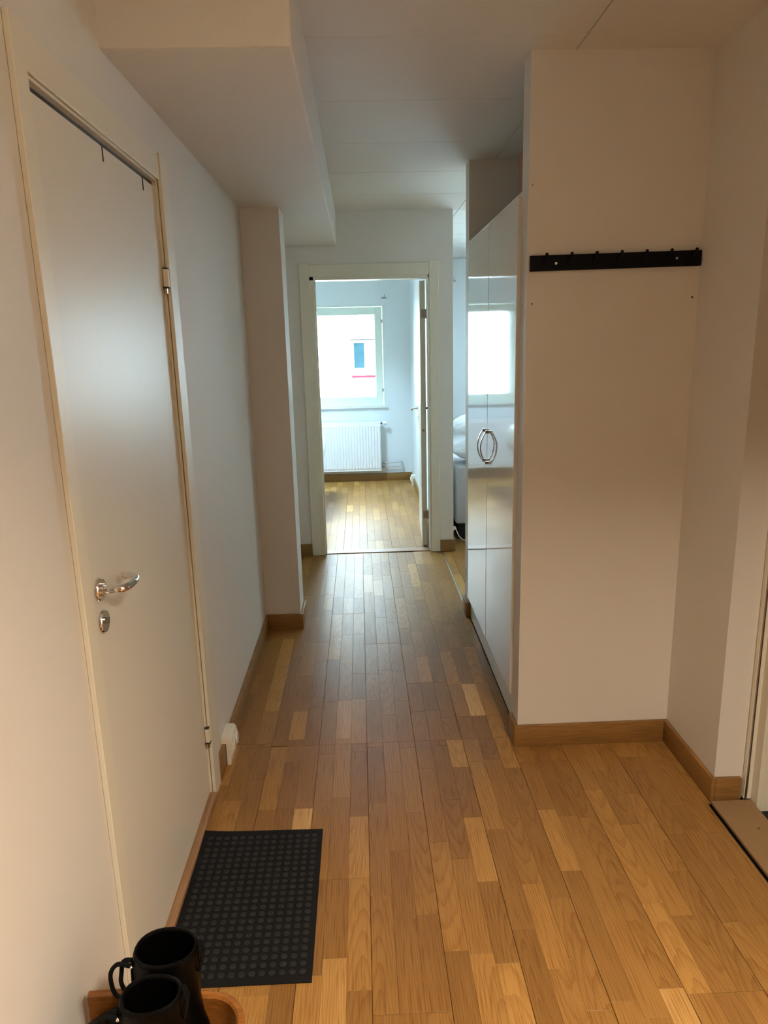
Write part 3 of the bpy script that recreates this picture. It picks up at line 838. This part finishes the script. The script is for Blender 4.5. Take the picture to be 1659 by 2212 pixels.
# ------------------------------------------------------------------ radiator
rd = thing('radiator', (-.2, 8.28, .1), 'white ribbed panel radiator under the bedroom window', 'radiator')
rx0, rx1, rz0, rz1 = -.66, .226, .133, .712
bm = bmesh.new(); add_box(bm, rx0, rx1, 8.262, 8.275, rz0, rz1, bev=.003); obj('panel', bm, M['rad'], rd)
x = rx1 - .020
while x > rx0 + .02:
    bm = bmesh.new(); add_prism(bm, [(x - .012, 8.2622), (x - .007, 8.252), (x + .007, 8.252), (x + .012, 8.2622)], rz0 + .035, rz1 - .045); obj('rib', bm, M['rad'], rd); x -= .0335
boxes('back_panel', [(rx0 + .01, rx1 - .005, 8.315, 8.328, rz0 + .01, rz1 - .01)], M['rad'], rd)
boxes('top_grille', [(rx0, rx1, 8.275, 8.315, rz1 - .012, rz1 - .004)], M['rad'], rd)
boxes('wall_bracket', [(rx0 + .15, rx0 + .17, 8.328, YF - .0003, .3, .6), (rx1 - .17, rx1 - .15, 8.328, YF - .0003, .3, .6)], M['rad'], rd)
bm = bmesh.new(); add_tube(bm, [(rx1, 8.29, .692), (rx1 + .022, 8.29, .692)], .010, 10)
v = obj('valve', bm, M['dark'], rd, True)
bm = bmesh.new(); add_tube(bm, [(rx1 + .020, 8.29, .692), (rx1 + .024, 8.29, .692), (rx1 + .068, 8.29, .692), (rx1 + .072, 8.29, .692)], [.016, .019, .018, .012], 14); obj('thermostat_head', bm, M['rad'], v, True)
for z in (.222, .175):
    bm = bmesh.new(); add_tube(bm, [(rx1 - .002, 8.30, z), (.43, 8.30, z), (.452, 8.31, z + .002), (.462, 8.33, z + .006), (.462, YF - .0005, z + .006)], .0062, 10)
    pp = obj('pipe', bm, M['chrome'], rd, True)
    bm = bmesh.new(); add_tube(bm, [(rx1, 8.30, z), (rx1 + .04, 8.30, z)], .011, 8); obj('pipe_fitting', bm, M['steel'], pp, True)


# ------------------------------------------------------------------ soft things
def cushion(name, c, s, mt, parent=None, rot=(0, 0, 0), seed=1, wr=.012, p=2.6):
    bm = bmesh.new(); bmesh.ops.create_icosphere(bm, subdivisions=5, radius=1)
    r = random.Random(seed); ph = [r.uniform(0, 6) for _ in range(6)]
    for v in bm.verts:
        x, y, z = v.co
        def sq(a, e): return math.copysign(abs(a) ** e, a)
        k = (abs(x) ** p + abs(y) ** p) ** (1 / p)
        q = Vector((sq(x, .62), sq(y, .62), z * (1 - .35 * min(1, k) ** 3)))
        wob = wr * (math.sin(17 * x + ph[0] + 5 * y) * .5 + math.sin(13 * y + ph[1] - 6 * x) * .5 + .5 * math.sin(31 * (x + y) + ph[2]))
        v.co = Vector((q.x * s[0] * (1 + wob), q.y * s[1] * (1 + wob), q.z * s[2] * (1 + 3 * wob)))
    bmesh.ops.rotate(bm, verts=bm.verts, cent=(0, 0, 0), matrix=(Matrix.Rotation(rot[2], 3, 'Z') @ Matrix.Rotation(rot[1], 3, 'Y') @ Matrix.Rotation(rot[0], 3, 'X')))
    bmesh.ops.translate(bm, verts=bm.verts, vec=Vector(c))
    return obj(name, bm, mt, parent, True)


bd = thing('box_bed', (1.3, 6.6, 0), 'grey upholstered box bed on a black base in the living room behind the partition', 'bed')
boxes('base', [(.775, 1.93, 5.655, 7.66, .0008, .135)], M['blackbase'], bd)
bm = bmesh.new(); add_box(bm, .748, 1.95, 5.62, 7.68, .135, .615, bev=.025, seg=4); obj('mattress_box', bm, M['fabric'], bd, True)
tag(cushion('pillow', (1.12, 5.86, .712), (.37, .22, .090), M['linen'], None, (0, 0, 0), 3), 'white pillow lying flat on the grey bed, lower of the two', 'pillow', group='pillows on the grey bed')
tag(cushion('pillow', (1.12, 5.89, .912), (.36, .21, .098), M['linen'], None, (.10, 0, 0), 5), 'white pillow resting on top of the other pillow on the grey bed', 'pillow', group='pillows on the grey bed')
cb = thing('power_cable', (.72, 5.55, 0), 'white power cable with a small plug hanging beside the black bed base', 'cable')
bm = bmesh.new(); add_tube(bm, [(.742, 5.572, .115), (.752, 5.57, .085), (.770, 5.565, .045), (.80, 5.56, .018), (.85, 5.55, .006), (.95, 5.54, .005)], .0042, 8); obj('cord', bm, M['plastic'], cb, True)
bm = bmesh.new(); add_tube(bm, [(.7075, 5.575, .115), (.735, 5.574, .115), (.744, 5.572, .112)], [.021, .018, .009], 14); obj('plug', bm, M['plastic'], cb, True)

b2 = thing('bed', (-1.2, 7.0, 0), 'bed at the left of the bedroom under the leaf-print duvet', 'bed')
boxes('bed_frame', [(-2.5, -.62, 6.30, 7.75, .10, .30)], M['cab'], b2, bev=.01)
boxes('mattress', [(-2.48, -.60, 6.32, 7.73, .30, .50)], M['linen'], b2, bev=.03, seg=3)
for x, y in ((-2.42, 6.38), (-.70, 6.38), (-2.42, 7.67), (-.70, 7.67)): boxes('leg', [(x - .03, x + .03, y - .03, y + .03, .0008, .10)], M['cab'], b2)
tag(cushion('duvet', (-1.53, 7.02, .648), (.93, .66, .13), M['floral'], None, (0, 0, 0), 9, .01), 'white duvet with a small green leaf print bulging over the bed', 'duvet')

# drape of the duvet over the bed end, its own bulge
tag(cushion('blanket', (-.468, 7.05, .585), (.098, .58, .17), M['floral'], None, (0, 0, 0), 11, .012), 'rolled end of leaf-print bedding hanging at the bedroom bed foot', 'bedding')

# ------------------------------------------------------------------ outside: the pale building across the street
fb = thing('apartment_building', (0, 20, -8), 'overexposed pale apartment building seen through the bedroom window', 'building')
boxes('facade', [(-14, 14, 20.0, 21.5, -8, 5.6)], M['facade'], fb)
boxes('roof', [(-14.3, 14.3, 19.7, 22, 5.6, 5.9)], M['ledge'], fb)
for k in range(-3, 4):
    for fl in (-1, 0, 1):
        xw = .005 + k * 3.6; zw = 1.18 + fl * 3.0
        wf = boxes('window', [(xw - .19, xw + .19, 19.93, 19.999, zw - .50, zw + .50)], M['facade'], fb)
        boxes('pane', [(xw - .145, xw + .145, 19.90, 19.93, zw - .22, zw + .46)], M['farglass'], wf)
        boxes('ledge', [(xw - .235, xw + .66, 19.80, 19.999, zw + .52, zw + .55)], M['ledge'], fb)
        boxes('awning', [(xw - .22, xw + .66, 19.72, 19.999, zw - .475, zw - .42)], M['awning'], fb)
tag(boxes('street_ground', [(-40, 40, 8.8, 60, -8.4, -8.0)], M['ground']), 'pale street ground far below the window', 'ground', S)
